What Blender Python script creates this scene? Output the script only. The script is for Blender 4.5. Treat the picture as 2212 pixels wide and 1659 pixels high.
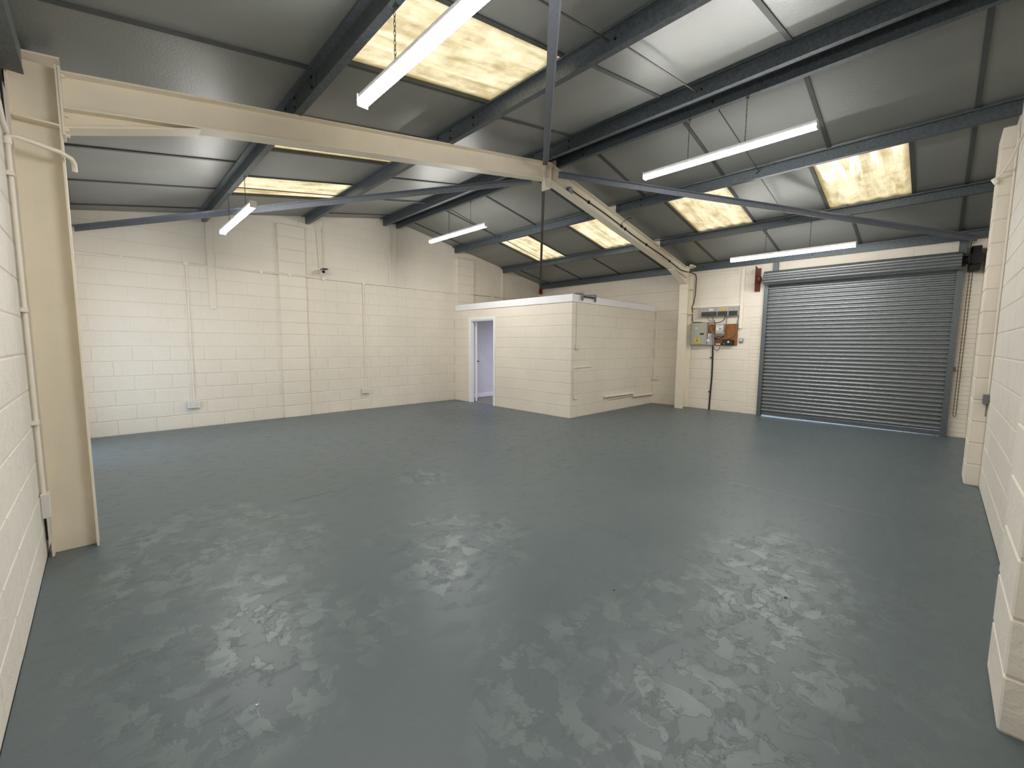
import bpy, math, random
from mathutils import Vector, Matrix
random.seed(7)
D = bpy.data
for o in list(D.objects): D.objects.remove(o, do_unlink=True)
COL = bpy.context.scene.collection
SC = bpy.context.scene

# ---------------------------------------------------------------- camera
F, PITCH, ROLL, YAW = 903.16, .0957, .0082, .776
cd = D.cameras.new('camera'); cam = D.objects.new('camera', cd); COL.objects.link(cam)
cd.sensor_width = 36; cd.lens = F/2212*36; cd.clip_start = .02; cd.clip_end = 200
fw = Vector((math.sin(YAW)*math.cos(PITCH), math.cos(YAW)*math.cos(PITCH), -math.sin(PITCH)))
rt = Vector((math.cos(YAW), -math.sin(YAW), 0)); up = rt.cross(fw)
c_, s_ = math.cos(ROLL), math.sin(ROLL)
rt2 = rt*c_ + up*s_; up2 = up*c_ - rt*s_
M = Matrix((rt2, up2, -fw)).transposed().to_4x4(); M.translation = Vector((.6063, .7948, 1.4375))
cam.matrix_world = M
SC.camera = cam
# ---------------------------------------------------------------- light and exposure
w = D.worlds.new('overcast_sky'); SC.world = w; w.use_nodes = True
bg = w.node_tree.nodes['Background']; bg.inputs[0].default_value = (.64, .79, 1, 1); bg.inputs[1].default_value = 3.1
LAMP = 90.0
SC.view_settings.view_transform = 'Standard'; SC.view_settings.look = 'None'
SC.view_settings.exposure = .13; SC.view_settings.gamma = 1; SC.view_settings.use_curve_mapping = False
def area(name, loc, sx, sy, power, color, rot):
    l = D.lights.new(name, 'AREA'); l.shape = 'RECTANGLE'; l.size = sx; l.size_y = sy; l.energy = power; l.color = color
    o = D.objects.new(name, l); COL.objects.link(o); o.location = loc; o.rotation_euler = rot
    return o
OFFICE_LIGHT = area('office_light', (9.0, 7.6, 2.1), .6, .6, 34, (.82, .84, 1), (0, 0, 0))

# ---------------------------------------------------------------- helpers
def lin(c): return tuple(((v/255+.055)/1.055)**2.4 if v/255 > .04045 else v/255/12.92 for v in c)+(1,)
class Mat:
    def __init__(s, name):
        s.m = D.materials.new(name); s.m.use_nodes = True; s.nt = s.m.node_tree; s.b = s.nt.nodes['Principled BSDF']
    def n(s, t, **kw):
        x = s.nt.nodes.new(t)
        for k, v in kw.items():
            if k in x.inputs.keys() if hasattr(x, 'inputs') else False: x.inputs[k].default_value = v
            else: setattr(x, k, v)
        return x
    def l(s, a, b): s.nt.links.new(a, b)
    def noise(s, scale, detail=3, rough=.5, vec=None, dist=0):
        x = s.nt.nodes.new('ShaderNodeTexNoise'); x.inputs['Scale'].default_value = scale
        x.inputs['Detail'].default_value = detail; x.inputs['Roughness'].default_value = rough; x.inputs['Distortion'].default_value = dist
        s.l(vec if vec else s.pos(), x.inputs['Vector']); return x.outputs['Fac']
    def pos(s):
        if not hasattr(s, '_g'): s._g = s.nt.nodes.new('ShaderNodeNewGeometry')
        return s._g.outputs['Position']
    def scaled(s, v):
        x = s.nt.nodes.new('ShaderNodeVectorMath'); x.operation = 'MULTIPLY'; s.l(s.pos(), x.inputs[0]); x.inputs[1].default_value = v
        return x.outputs[0]
    def ramp(s, fac, stops, interp='LINEAR'):
        x = s.nt.nodes.new('ShaderNodeValToRGB'); x.color_ramp.interpolation = interp
        e = x.color_ramp.elements
        while len(e) < len(stops): e.new(.5)
        for i, (p, c) in enumerate(stops):
            e[i].position = p; e[i].color = c if isinstance(c, tuple) else (c, c, c, 1)
        s.l(fac, x.inputs[0]); return x.outputs[0]
    def mix(s, fac, a, b):
        x = s.nt.nodes.new('ShaderNodeMix'); x.data_type = 'RGBA'
        for i, v in ((0, fac), (6, a), (7, b)):
            if hasattr(v, 'links'): s.l(v, x.inputs[i])
            else: x.inputs[i].default_value = v
        return x.outputs[2]
    def math(s, op, a, b=0):
        x = s.nt.nodes.new('ShaderNodeMath'); x.operation = op
        for i, v in ((0, a), (1, b)):
            if hasattr(v, 'links'): s.l(v, x.inputs[i])
            else: x.inputs[i].default_value = v
        return x.outputs[0]
    def bump(s, h, strength, dist=.01, prev=None):
        x = s.nt.nodes.new('ShaderNodeBump'); x.inputs['Strength'].default_value = strength; x.inputs['Distance'].default_value = dist
        s.l(h, x.inputs['Height'])
        if prev: s.l(prev, x.inputs['Normal'])
        s.l(x.outputs[0], s.b.inputs['Normal']); return x.outputs[0]
def simple(name, rgb, rough=.5, metal=0, var=0, vs=4, bumps=0, bs=80):
    m = Mat(name); m.b.inputs['Roughness'].default_value = rough; m.b.inputs['Metallic'].default_value = metal
    c = lin(rgb)
    if var:
        d = tuple(max(0, v*(1-var)) for v in c[:3])+(1,); e = tuple(min(1, v*(1+var)) for v in c[:3])+(1,)
        m.l(m.ramp(m.noise(vs, 4, .6), [(.3, d), (.7, e)]), m.b.inputs['Base Color'])
    else: m.b.inputs['Base Color'].default_value = c
    if bumps: m.bump(m.noise(bs, 3), bumps, .004)
    return m.m
def paint(name, rgb, rough=.75, coarse=.5):
    m = Mat(name); c = lin(rgb)
    d = tuple(v*.94 for v in c[:3])+(1,)
    m.l(m.ramp(m.noise(1.3, 3), [(.35, d), (.65, c)]), m.b.inputs['Base Color'])
    m.b.inputs['Roughness'].default_value = rough
    b = m.bump(m.noise(9, 5, .6, dist=.6), coarse, .012)
    m.bump(m.noise(150, 2), .25, .003, b)
    return m.m
MT = {}
MT['wall'] = paint('cream_masonry_paint', (240, 231, 216), .72, .45)
MT['wallrough'] = paint('cream_masonry_paint_trowelled', (236, 230, 220), .75, 1.0)
MT['mortar'] = paint('painted_mortar', (226, 216, 199), .8, .5)
MT['steelcream'] = simple('cream_steel_paint', (238, 228, 208), .45, 0, .03, 5, .15, 60)
MT['conduit'] = simple('cream_painted_conduit', (242, 235, 220), .5, 0, .03, 20)
MT['white'] = simple('white_gloss_paint', (246, 246, 248), .35, 0, .02, 3)
MT['plastic'] = simple('white_plastic', (226, 224, 218), .4)
MT['inner'] = paint('white_inner_paint', (222, 220, 228), .7, .1)
MT['dark'] = simple('black_plastic', (14, 14, 16), .35)
MT['cable'] = simple('black_cable', (12, 10, 12), .45)
MT['greycable'] = simple('grey_cable', (120, 114, 104), .5)
MT['cabinet'] = simple('grey_enamel', (172, 172, 158), .4, 0, .02, 5)
MT['lightgrey'] = simple('light_grey_plastic', (165, 168, 170), .4)
MT['darkgrey'] = simple('dark_grey_plastic', (52, 54, 60), .4)
MT['greybox'] = simple('mid_grey_plastic', (112, 112, 118), .45)
MT['yellow'] = simple('yellow_sticker', (226, 186, 30), .5)
MT['sticker'] = simple('white_sticker', (235, 230, 232), .5)
MT['lcd'] = simple('lcd_window', (66, 82, 84), .2)
MT['red'] = simple('oxide_red_paint', (112, 44, 38), .55, 0, .15, 12)
MT['redflag'] = simple('bright_red_paint', (140, 24, 20), .5)
MT['brown'] = simple('rusty_brown_steel', (22, 15, 13), .6, 0, .3, 15)
MT['brass'] = simple('dull_brass_chain', (110, 94, 58), .45, .7)
MT['chain'] = simple('zinc_chain', (120, 116, 104), .4, .8)
MT['mattblack'] = simple('matt_black', (20, 20, 22), .8)
MT['rod'] = simple('grey_rod', (84, 80, 76), .4, .4)
MT['tbar'] = simple('grey_joint_strip', (70, 72, 70), .6, 0, .12, 10)
def galv(name, a, b, rough=.45, metal=.35):
    m = Mat(name)
    m.l(m.ramp(m.noise(40, 4, .7), [(.3, lin(a)), (.7, lin(b))]), m.b.inputs['Base Color'])
    m.b.inputs['Metallic'].default_value = metal; m.b.inputs['Roughness'].default_value = rough
    m.bump(m.noise(30, 3), .15, .004)
    return m.m
MT['galv'] = galv('dull_galvanised_steel', (74, 81, 86), (102, 109, 114))
MT['brace'] = galv('blue_grey_steel', (108, 112, 122), (126, 130, 138), .5, .1)
MT['guide'] = galv('shutter_guide_steel', (88, 96, 98), (112, 118, 122), .4, .5)
MT['slat'] = galv('shutter_slat_steel', (116, 120, 122), (134, 138, 140), .38, .6)
# soffit boards: matt foil, slight emboss
m = Mat('grey_foil_board')
m.l(m.ramp(m.noise(.9, 4), [(.3, lin((127, 129, 125))), (.7, lin((142, 144, 141)))]), m.b.inputs['Base Color'])
m.b.inputs['Roughness'].default_value = .42; m.b.inputs['Metallic'].default_value = .25
m.bump(m.noise(55, 4, .6), .35, .006); MT['board'] = m.m
# translucent roof light
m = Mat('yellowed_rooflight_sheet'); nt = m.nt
v = m.math('ADD', m.math('MULTIPLY', m.noise(1, 5, .6, m.scaled((1.3, 7, 1)), .3), .65), m.math('MULTIPLY', m.noise(5, 5, .6), .35))  # down-slope streaks: corrugation shading and valley dirt put into the colour
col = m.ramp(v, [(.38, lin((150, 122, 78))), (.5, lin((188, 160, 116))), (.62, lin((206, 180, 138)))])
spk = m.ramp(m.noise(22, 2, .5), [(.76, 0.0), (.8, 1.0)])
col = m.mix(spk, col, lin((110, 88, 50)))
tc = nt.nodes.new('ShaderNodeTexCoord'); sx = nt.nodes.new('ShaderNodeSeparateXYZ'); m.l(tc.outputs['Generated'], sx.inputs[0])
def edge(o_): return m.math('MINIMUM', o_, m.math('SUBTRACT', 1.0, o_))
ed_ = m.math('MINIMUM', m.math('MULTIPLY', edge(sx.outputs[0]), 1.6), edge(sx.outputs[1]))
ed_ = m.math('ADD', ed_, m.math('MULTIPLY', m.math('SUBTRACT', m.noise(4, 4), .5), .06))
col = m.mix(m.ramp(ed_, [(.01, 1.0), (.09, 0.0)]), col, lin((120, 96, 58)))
tr = nt.nodes.new('ShaderNodeBsdfTranslucent'); m.l(col, tr.inputs['Color'])
gl = nt.nodes.new('ShaderNodeBsdfGlossy'); gl.inputs['Roughness'].default_value = .18; gl.inputs['Color'].default_value = (1, 1, 1, 1)
mx = nt.nodes.new('ShaderNodeMixShader'); mx.inputs[0].default_value = .06
m.l(tr.outputs[0], mx.inputs[1]); m.l(gl.outputs[0], mx.inputs[2]); m.l(mx.outputs[0], nt.nodes['Material Output'].inputs[0])
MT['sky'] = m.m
# led tube
m = Mat('led_diffuser'); m.b.inputs['Base Color'].default_value = (1, 1, 1, 1)
m.b.inputs['Emission Color'].default_value = (1, .985, .95, 1); m.b.inputs['Emission Strength'].default_value = LAMP; MT['led'] = m.m
# chipboard
m = Mat('brown_backboard'); m.l(m.ramp(m.noise(30, 4, .7), [(.3, lin((120, 70, 30))), (.7, lin((164, 104, 46)))]), m.b.inputs['Base Color'])
m.b.inputs['Roughness'].default_value = .6; MT['ply'] = m.m
# glass
m = Mat('clear_glass'); nt = m.nt
t_ = nt.nodes.new('ShaderNodeBsdfTransparent'); g_ = nt.nodes.new('ShaderNodeBsdfGlossy'); g_.inputs['Roughness'].default_value = .02
mx = nt.nodes.new('ShaderNodeMixShader'); mx.inputs[0].default_value = .08
m.l(t_.outputs[0], mx.inputs[1]); m.l(g_.outputs[0], mx.inputs[2]); m.l(mx.outputs[0], nt.nodes['Material Output'].inputs[0]); MT['glass'] = m.m
# painted floor
SPOTS = [(2.35, 3.15, .75), (1.05, 2.95, .8), (1.1, 4.2, .9, .7), (2.75, 1.4, 1.05), (3.7, 1.35, .8), (1.9, 1.7, .7), (3.0, 4.6, .4)]
m = Mat('slate_grey_floor_paint')
big = m.noise(.55, 4, .55)
def spot(x, y, r_, asp=1.0):
    d = m.nt.nodes.new('ShaderNodeVectorMath'); d.operation = 'DISTANCE'
    m.l(m.scaled((1, asp, 1)), d.inputs[0]); d.inputs[1].default_value = (x, y*asp, 0)
    return m.math('MAXIMUM', 0.0, m.math('SUBTRACT', 1.0, m.math('DIVIDE', d.outputs['Value'], r_)))
patch = 0.0
for sp in SPOTS: patch = m.math('MAXIMUM', patch, spot(*sp))
patch = m.ramp(m.math('ADD', patch, m.math('MULTIPLY', m.math('SUBTRACT', m.noise(1.7, 5, .6), .5), 1.1)), [(.16, 0.0), (.42, 1.0)])
fl = m.noise(1, 8, .62, m.scaled((8, 5.5, 1)), .35)
flake = m.ramp(fl, [(.515, 0.0), (.53, 1.0)])
fine = m.ramp(m.noise(1, 7, .65, m.scaled((7, 13, 1)), .6), [(.545, 0.0), (.56, 1.0)])
fm = m.math('MULTIPLY', flake, patch)
base = m.ramp(big, [(.3, lin((86, 99, 103))), (.7, lin((97, 107, 111)))])
base = m.mix(m.math('MULTIPLY', fm, m.math('MULTIPLY', m.ramp(m.noise(3.1, 4), [(.38, .15), (.6, 1.0)]), .42)), base, lin((130, 143, 143)))
fin2 = m.math('MULTIPLY', fine, m.math('ADD', m.math('MULTIPLY', patch, .28), .02))
base = m.mix(fin2, base, lin((72, 83, 84)))
# worn dark area in front of the small room
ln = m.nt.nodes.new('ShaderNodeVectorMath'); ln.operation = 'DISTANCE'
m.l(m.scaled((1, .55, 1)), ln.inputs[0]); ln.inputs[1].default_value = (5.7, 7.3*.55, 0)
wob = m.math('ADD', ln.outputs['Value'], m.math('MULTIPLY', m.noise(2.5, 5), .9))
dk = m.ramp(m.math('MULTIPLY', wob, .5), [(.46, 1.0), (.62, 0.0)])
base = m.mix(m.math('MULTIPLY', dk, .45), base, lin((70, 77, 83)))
spk = m.ramp(m.noise(60, 2), [(.78, 0.0), (.82, 1.0)])
base = m.mix(m.math('MULTIPLY', spk, .25), base, lin((60, 66, 68)))
m.l(base, m.b.inputs['Base Color'])
r = m.math('ADD', .33, m.math('MULTIPLY', big, .12))
r = m.math('SUBTRACT', r, m.math('MULTIPLY', fm, .045))
r = m.math('ADD', r, m.math('MULTIPLY', fine, .07))
m.l(r, m.b.inputs['Roughness'])
b = m.bump(fm, .35, .004)
b = m.bump(m.noise(1.6, 3), .12, .02, b)
b = m.bump(m.noise(220, 2), .12, .002, b)
m.bump(fine, .25, .003, b)
MT['floor'] = m.m
MT['joint'] = simple('floor_joint', (72, 80, 82), .7)
MT['scrape'] = simple('scraped_joint_filler', (150, 150, 142), .7, 0, .3, 40)
MT['ground'] = simple('outdoor_concrete', (200, 200, 196), .9, 0, .05, 3)
MT['officefloor'] = simple('bare_concrete', (128, 124, 118), .6, 0, .2, 6)

class MB:
    def __init__(s): s.v = []; s.f = []; s.sm = []
    def add(s, vs, fs, smooth=False):
        k = len(s.v); s.v += [Vector(v) for v in vs]; s.f += [tuple(i+k for i in f) for f in fs]; s.sm += [smooth]*len(fs)
        return s
    def box(s, a, b):
        (x0, y0, z0), (x1, y1, z1) = a, b
        return s.add([(x0,y0,z0),(x1,y0,z0),(x1,y1,z0),(x0,y1,z0),(x0,y0,z1),(x1,y0,z1),(x1,y1,z1),(x0,y1,z1)],
              [(0,3,2,1),(4,5,6,7),(0,1,5,4),(1,2,6,5),(2,3,7,6),(3,0,4,7)])
    def cbox(s, a, b, c=.004):
        # chamfered box
        a = Vector(a); b = Vector(b); vs = []; idx = {}
        for ix in (0, 1):
            for iy in (0, 1):
                for iz in (0, 1):
                    p = [(a, b)[i][k] for k, i in enumerate((ix, iy, iz))]
                    sg = [1 if i == 0 else -1 for i in (ix, iy, iz)]
                    for ax in range(3):
                        q = list(p)
                        for k in range(3):
                            if k != ax: q[k] += sg[k]*c
                        idx[(ix, iy, iz, ax)] = len(vs); vs.append(q)
        F_ = []
        def g(i, ax): return idx[(i[0], i[1], i[2], ax)]
        for ax in range(3):
            o = [k for k in range(3) if k != ax]
            for sd in (0, 1):
                cs = []
                for u_, v_ in ((0,0),(1,0),(1,1),(0,1)):
                    i = [0,0,0]; i[ax] = sd; i[o[0]] = u_; i[o[1]] = v_; cs.append(g(i, ax))
                F_.append(tuple(cs))
            for u_ in (0,1):
                for v_ in (0,1):
                    i0 = [0,0,0]; i0[o[0]] = u_; i0[o[1]] = v_; i1 = list(i0); i1[ax] = 1
                    F_.append((g(i0,o[0]), g(i1,o[0]), g(i1,o[1]), g(i0,o[1])))
        for i in range(8):
            t = (i>>2&1, i>>1&1, i&1); F_.append((g(t,0), g(t,1), g(t,2)))
        return s.add(vs, F_)
    def prism(s, poly, ax, lo, hi):
        """extrude a 2-D polygon along an axis; poly gives the two other coordinates in xyz order"""
        def P(p, t):
            q = list(p); q.insert(ax, t); return q
        n = len(poly)
        return s.add([P(p, lo) for p in poly]+[P(p, hi) for p in poly],
              [tuple(range(n)), tuple(range(2*n-1, n-1, -1))]+[(i, (i+1) % n, (i+1) % n+n, i+n) for i in range(n)])
    def hexa(s, pts):
        return s.add(pts, [(0,3,2,1),(4,5,6,7),(0,1,5,4),(1,2,6,5),(2,3,7,6),(3,0,4,7)])
    def sweep(s, prof, a, b, upv=(0,0,1), caps=True, smooth=False):
        """extrude 2-D profile (side, up) from a to b"""
        a = Vector(a); b = Vector(b); d = (b-a).normalized(); sd = d.cross(Vector(upv)).normalized(); u = sd.cross(d)
        n = len(prof)
        vs = [a+sd*p[0]+u*p[1] for p in prof]+[b+sd*p[0]+u*p[1] for p in prof]
        fs = [(i, (i+1) % n, (i+1) % n+n, i+n) for i in range(n)]
        s.add(vs, fs, smooth)
        if caps: s.add(vs, [tuple(range(n)), tuple(range(2*n-1, n-1, -1))])
        return s
    def tube(s, pts, r, n=8, caps=True):
        pts = [Vector(p) for p in pts]; rings = []; prev = None; base = len(s.v); vs = []; fs = []
        for i, p in enumerate(pts):
            d = (pts[min(i+1, len(pts)-1)]-pts[max(i-1, 0)]).normalized()
            if prev is None:
                ref = Vector((0,0,1)) if abs(d.z) < .9 else Vector((1,0,0)); a = d.cross(ref).normalized()
            else: a = (prev-d*prev.dot(d)).normalized()
            prev = a; bb = d.cross(a)
            vs += [p+(a*math.cos(t)+bb*math.sin(t))*r for t in [2*math.pi*k/n for k in range(n)]]
        for i in range(len(pts)-1):
            for k in range(n): fs.append((i*n+k, i*n+(k+1) % n, (i+1)*n+(k+1) % n, (i+1)*n+k))
        s.add(vs, fs, True)
        if caps:
            m_ = len(pts)-1
            s.add(vs[:n], [tuple(range(n-1, -1, -1))]); s.add(vs[m_*n:], [tuple(range(n))])
        return s
    def cyl(s, a, b, r, n=16): return s.tube([a, b], r, n)
    def build(s, name, mat, parent=None, mesh_only=False):
        lo = Vector([min(v[k] for v in s.v) for k in range(3)]); hi = Vector([max(v[k] for v in s.v) for k in range(3)]); c = (lo+hi)/2
        me = D.meshes.new(name); me.from_pydata([v-c for v in s.v], [], s.f); me.materials.append(MT[mat] if isinstance(mat, str) else mat)
        me.polygons.foreach_set('use_smooth', s.sm); me.update()
        import bmesh
        bm = bmesh.new(); bm.from_mesh(me); bmesh.ops.recalc_face_normals(bm, faces=bm.faces); bm.to_mesh(me); bm.free()
        o = D.objects.new(name, me); COL.objects.link(o)
        if parent: o.parent = parent; o.location = c-wloc(parent)
        else: o.location = c
        return o
def wloc(o):
    p = Vector(o.location)
    while o.parent: o = o.parent; p = p+Vector(o.location)
    return p
def thing(name, label, cat, loc=(0,0,0), group=None):
    o = D.objects.new(name, None); COL.objects.link(o); o.location = loc; o.empty_display_size = .1
    o['label'] = label; o['category'] = cat
    if group: o['group'] = group
    return o
def tag(o, label, cat, group=None):
    o['label'] = label; o['category'] = cat
    if group: o['group'] = group
    return o
def struct(o): o['kind'] = 'structure'; return o
def box(name, a, b, mat, parent=None, ch=0):
    m = MB()
    m.cbox(a, b, ch) if ch else m.box(a, b)
    return m.build(name, mat, parent)
def arc(c, r, a0, a1, n, plane):
    out = []
    for i in range(n+1):
        t = math.radians(a0+(a1-a0)*i/n); u_, v_ = r*math.cos(t), r*math.sin(t); p = Vector(c)
        p[plane[0]] += u_; p[plane[1]] += v_; out.append(p)
    return out
def copy_tree(o, parent=None, off=(0,0,0), label=None):
    c = o.copy(); COL.objects.link(c); c.parent = parent
    if parent is None: c.location = Vector(o.location)+Vector(off)
    if label: c['label'] = label
    for ch in o.children: copy_tree(ch, c)
    return c

# ---------------------------------------------------------------- the room
WX, LY, X0, Y0, RX = 10.34, 9.445, .27, .41, 5.29      # shutter wall, gable, left wall, right wall, ridge
def ZS(x): return 3.18+.182*min(x, 2*RX-x)             # underside of the roof boards
def ZR(x): return 3.05+.1775*min(x, 2*RX-x)            # top of the rafters = bottom of the purlins
PUR = [1.915, 3.533, 5.135, 5.445, 7.043, 8.679]
def eave(x): return x

def floor_build():
    fl = struct(box('floor', (X0-.1, Y0-.1, -.12), (WX+.12, LY+.1, -.006), 'joint'))
    xs = [X0, 5.278, WX]; ys = [Y0, 4.815, LY]
    g = .0012
    for i in range(2):
        for j in range(2):
            box('slab', (xs[i]+g, ys[j]+g, -.006), (xs[i+1]-g, ys[j+1]-g, 0), 'floor', fl)
    # the scraped length of joint and the fine crack lines
    mb = MB(); random.seed(3)
    y = 2.35
    while y > 1.05:
        l_ = random.uniform(.03, .16); wd = random.uniform(.001, .005)
        mb.box((5.278-wd, y-l_, -.004), (5.278+wd, y, .0006)); y -= l_+random.uniform(.0, .03)
    mb.build('joint_filler', 'scrape', fl)
    for pts in ([(3.324,2.816),(3.34,2.5),(3.335,2.3)], [(3.34,1.96),(3.345,1.85)], [(3.36,1.72),(3.38,1.6)], [(1.72,4.812),(1.9,4.806),(2.1,4.807),(2.264,4.801)], [(4.19,4.657),(4.6,4.80),(5.0,4.81)]):
        m2 = MB()
        for (xa, ya), (xb, yb) in zip(pts, pts[1:]):
            d = Vector((xb-xa, yb-ya, 0)); n = Vector((-d.y, d.x, 0)).normalized()*.0022
            m2.add([(xa-n.x, ya-n.y, .0006), (xb-n.x, yb-n.y, .0006), (xb+n.x, yb+n.y, .0006), (xa+n.x, ya+n.y, .0006)], [(0,1,2,3)])
        m2.build('crack', 'joint', fl)
    # bare concrete inside the small room
    box('office_screed', (7.12, 5.82, 0), (WX-.002, LY-.002, .004), 'officefloor', fl)
floor_build()
struct(box('ground', (WX+.125, -3, -.14), (20, 13, -.02), 'ground'))

# ---- block walls
BC, BL, JT = .225, .45, .009
_bm = {}
def block_mesh(w_, h_, d=.006, kind=0, e=.005, kx=1):
    key = (round(w_, 4), round(h_, 4), kind, e, kx)
    if key in _bm: return _bm[key]
    rnd = random.Random(hash(key) & 0xffff)
    j = lambda: rnd.uniform(-.3*e, .3*e)
    w2, h2 = w_/2, h_/2
    vs = [(-w2,0,-h2),(w2,0,-h2),(w2,0,h2),(-w2,0,h2)]
    outer = [(-w2,-d+e*.5,-h2),(w2,-d+e*.5,-h2),(w2,-d+e*.5,h2),(-w2,-d+e*.5,h2)]
    ex = e*kx; inner = [(-w2+ex+abs(j())*kx,-d+j()*.4*kx,-h2+e+abs(j())),(w2-ex-abs(j())*kx,-d+j()*.4*kx,-h2+e+abs(j())),(w2-ex-abs(j())*kx,-d+j()*.4*kx,h2-e-abs(j())),(-w2+ex+abs(j())*kx,-d+j()*.4*kx,h2-e-abs(j()))]
    V = vs+outer+inner
    fs = []
    for k in range(4):
        n = (k+1) % 4
        fs += [(k, n, 4+n, 4+k), (4+k, 4+n, 8+n, 8+k)]
    fs.append((8, 9, 10, 11))
    me = D.meshes.new('block'); me.from_pydata(V, [], fs); me.materials.append(MT['wall']); me.update()
    _bm[key] = me; return me
def clip_poly(poly, f):
    out = []
    for i in range(len(poly)):
        a, b = poly[i], poly[(i+1) % len(poly)]; fa, fb = f(a), f(b)
        if fa >= 0: out.append(a)
        if (fa >= 0) != (fb >= 0):
            t = fa/(fa-fb); out.append((a[0]+(b[0]-a[0])*t, a[1]+(b[1]-a[1])*t))
    return out
def block_wall(parent, org, udir, u0, u1, top, holes=(), single=lambda u, z: True, mat='wall', phase=0, skip=lambda u, z: False, limit=300, zmax=4.3, brick=()):
    """blocks on the plane through org along udir (unit, in plan); the room is on the left-hand normal side -> local -Y"""
    ang = math.atan2(udir[1], udir[0]); U = Vector((udir[0], udir[1], 0)); N = Vector((udir[1], -udir[0], 0))
    stuff = MB(); cnt = 0; rest = []; rough = mat == 'wallrough'
    rows = int(zmax/BC)+1
    rnd = random.Random(11)
    for r in range(rows):
        z0 = r*BC; z1 = z0+BC
        uu = u0-((r % 2)*BL/2+phase) % BL
        while uu < u1:
            a, b = max(uu, u0), min(uu+BL, u1); uu += BL
            if b-a < .04: continue
            rects = [(a, z0, b, z1)]
            for (h0, hz0, h1, hz1) in holes:
                nr = []
                for (p, q, s_, t_) in rects:
                    if s_ <= h0 or p >= h1 or t_ <= hz0 or q >= hz1: nr.append((p, q, s_, t_)); continue
                    if p < h0: nr.append((p, q, h0, t_))
                    if s_ > h1: nr.append((h1, q, s_, t_))
                    p2, s2 = max(p, h0), min(s_, h1)
                    if q < hz0: nr.append((p2, q, s2, hz0))
                    if t_ > hz1: nr.append((p2, hz1, s2, t_))
                rects = nr
            for (p, q, s_, t_) in rects:
                if s_-p < .035 or t_-q < .03: continue
                rest.append((p, q, s_, t_))
    for (p, q, s_, t_) in rest:
        cu, cz = (p+s_)/2, (q+t_)/2
        if skip(cu, cz): continue
        low = cz < 1.45 and zmax > 2.3; mid = cz < 2.5
        gv = (.0036 if low else .0009) if not rough else .004
        gh = (.0050 if mid else .0020) if not rough else .0045
        eb = .0052 if (low or rough) else (.0046 if mid else .0024)
        poly = [(p+gv, q+gh), (s_-gv, q+gh), (s_-gv, t_-gh), (p+gv, t_-gh)]
        cut = False
        if min(top(p), top(s_)) < t_+.005 or (top(cu) < t_):
            # clip under the roof line (two planes for the ridge)
            for ua, ub in ((p, cu), (cu, s_)):
                ka = (top(ub)-top(ua))/(ub-ua)
                poly = clip_poly(poly, lambda P_, ua=ua, ka=ka: top(ua)+ka*(P_[0]-ua)-.006-P_[1]) if len(poly) > 2 else poly
            cut = True
            if len(poly) < 3: continue
            if max(P_[1] for P_ in poly)-min(P_[1] for P_ in poly) < .03: continue
        off = rnd.uniform(-.0008, .0008) if mid else rnd.uniform(-.0002, .0002)
        if cut or not single(cu, cz) or cnt >= limit:
            tgt = MB()
            n = len(poly); cc = (sum(P_[0] for P_ in poly)/n, sum(P_[1] for P_ in poly)/n)
            inn = [(P_[0]+(cc[0]-P_[0])*.03, P_[1]+(cc[1]-P_[1])*.05) for P_ in poly]
            def W_(P_, d): v = Vector((org[0], org[1], 0))+U*P_[0]+N*(d+off); return (v.x, v.y, P_[1])
            vs = [W_(P_, -.006) for P_ in poly]+[W_(P_, -.0025) for P_ in poly]+[W_(P_, 0) for P_ in inn]
            fs = []
            for k in range(n):
                m_ = (k+1) % n; fs += [(k, m_, n+m_, n+k), (n+k, n+m_, 2*n+m_, 2*n+k)]
            fs.append(tuple(range(2*n, 3*n)))
            if single(cu, cz) and cnt < limit:
                tgt.add(vs, fs); tgt.build('block', mat, parent); cnt += 1
            else: stuff.add(vs, fs)
            continue
        me = block_mesh(s_-p-2*gv, t_-q-2*gh, kind=rnd.randrange(3), e=eb, kx=1 if (low or rough) else .3)
        o = D.objects.new('block', me); COL.objects.link(o); o.parent = parent
        wp = Vector((org[0], org[1], 0))+U*cu+N*(-.006+off); wp.z = cz
        o.location = wp-wloc(parent); o.rotation_euler = (0, 0, ang)
        if mat != 'wall':
            o.material_slots[0].link = 'OBJECT'; o.material_slots[0].material = MT[mat]
        cnt += 1
    if stuff.v:
        o = stuff.build('blockwork', mat, parent); o['kind'] = 'stuff'
    return cnt
def pier(parent, a, b, z1, side, mat='wall', vis=True):
    """block pier, one block wide per course, over a slightly smaller core"""
    (x0, y0), (x1, y1) = a, b; g = .0045
    core = box('pier_core', (x0+.006, y0+.006 if side != 'y1' else y0, 0), (x1-.006, y1 if side != 'y1' else y1-.006, z1-.004), 'mortar', parent)
    r = 0
    while r*BC < z1-.03:
        zt = min((r+1)*BC, z1)
        mb = MB(); mb.cbox((x0, y0, r*BC+g), (x1, y1, zt-g), .006); mb.build('pier_block', mat, parent); r += 1

T = .1
# gable wall (far left in the picture)
gp = [(X0-.1, -.1), (WX+.1, -.1), (WX+.1, ZS(WX+.1)), (RX, ZS(RX)), (X0-.1, ZS(X0-.1))]
wg = struct(MB().prism(gp, 1, LY+.0035, LY+.12).build('wall_back', 'mortar'))
block_wall(wg, (0, LY), (1, 0), X0, WX, ZS, skip=lambda u, z: u > 7.05 and z < 2.2, single=lambda u, z: True)
pier(wg, (3.03, LY-.045), (3.50, LY), 3.60, 'y0')
pier(wg, (7.08, LY-.07), (7.62, LY), 3.56, 'y0')
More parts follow.
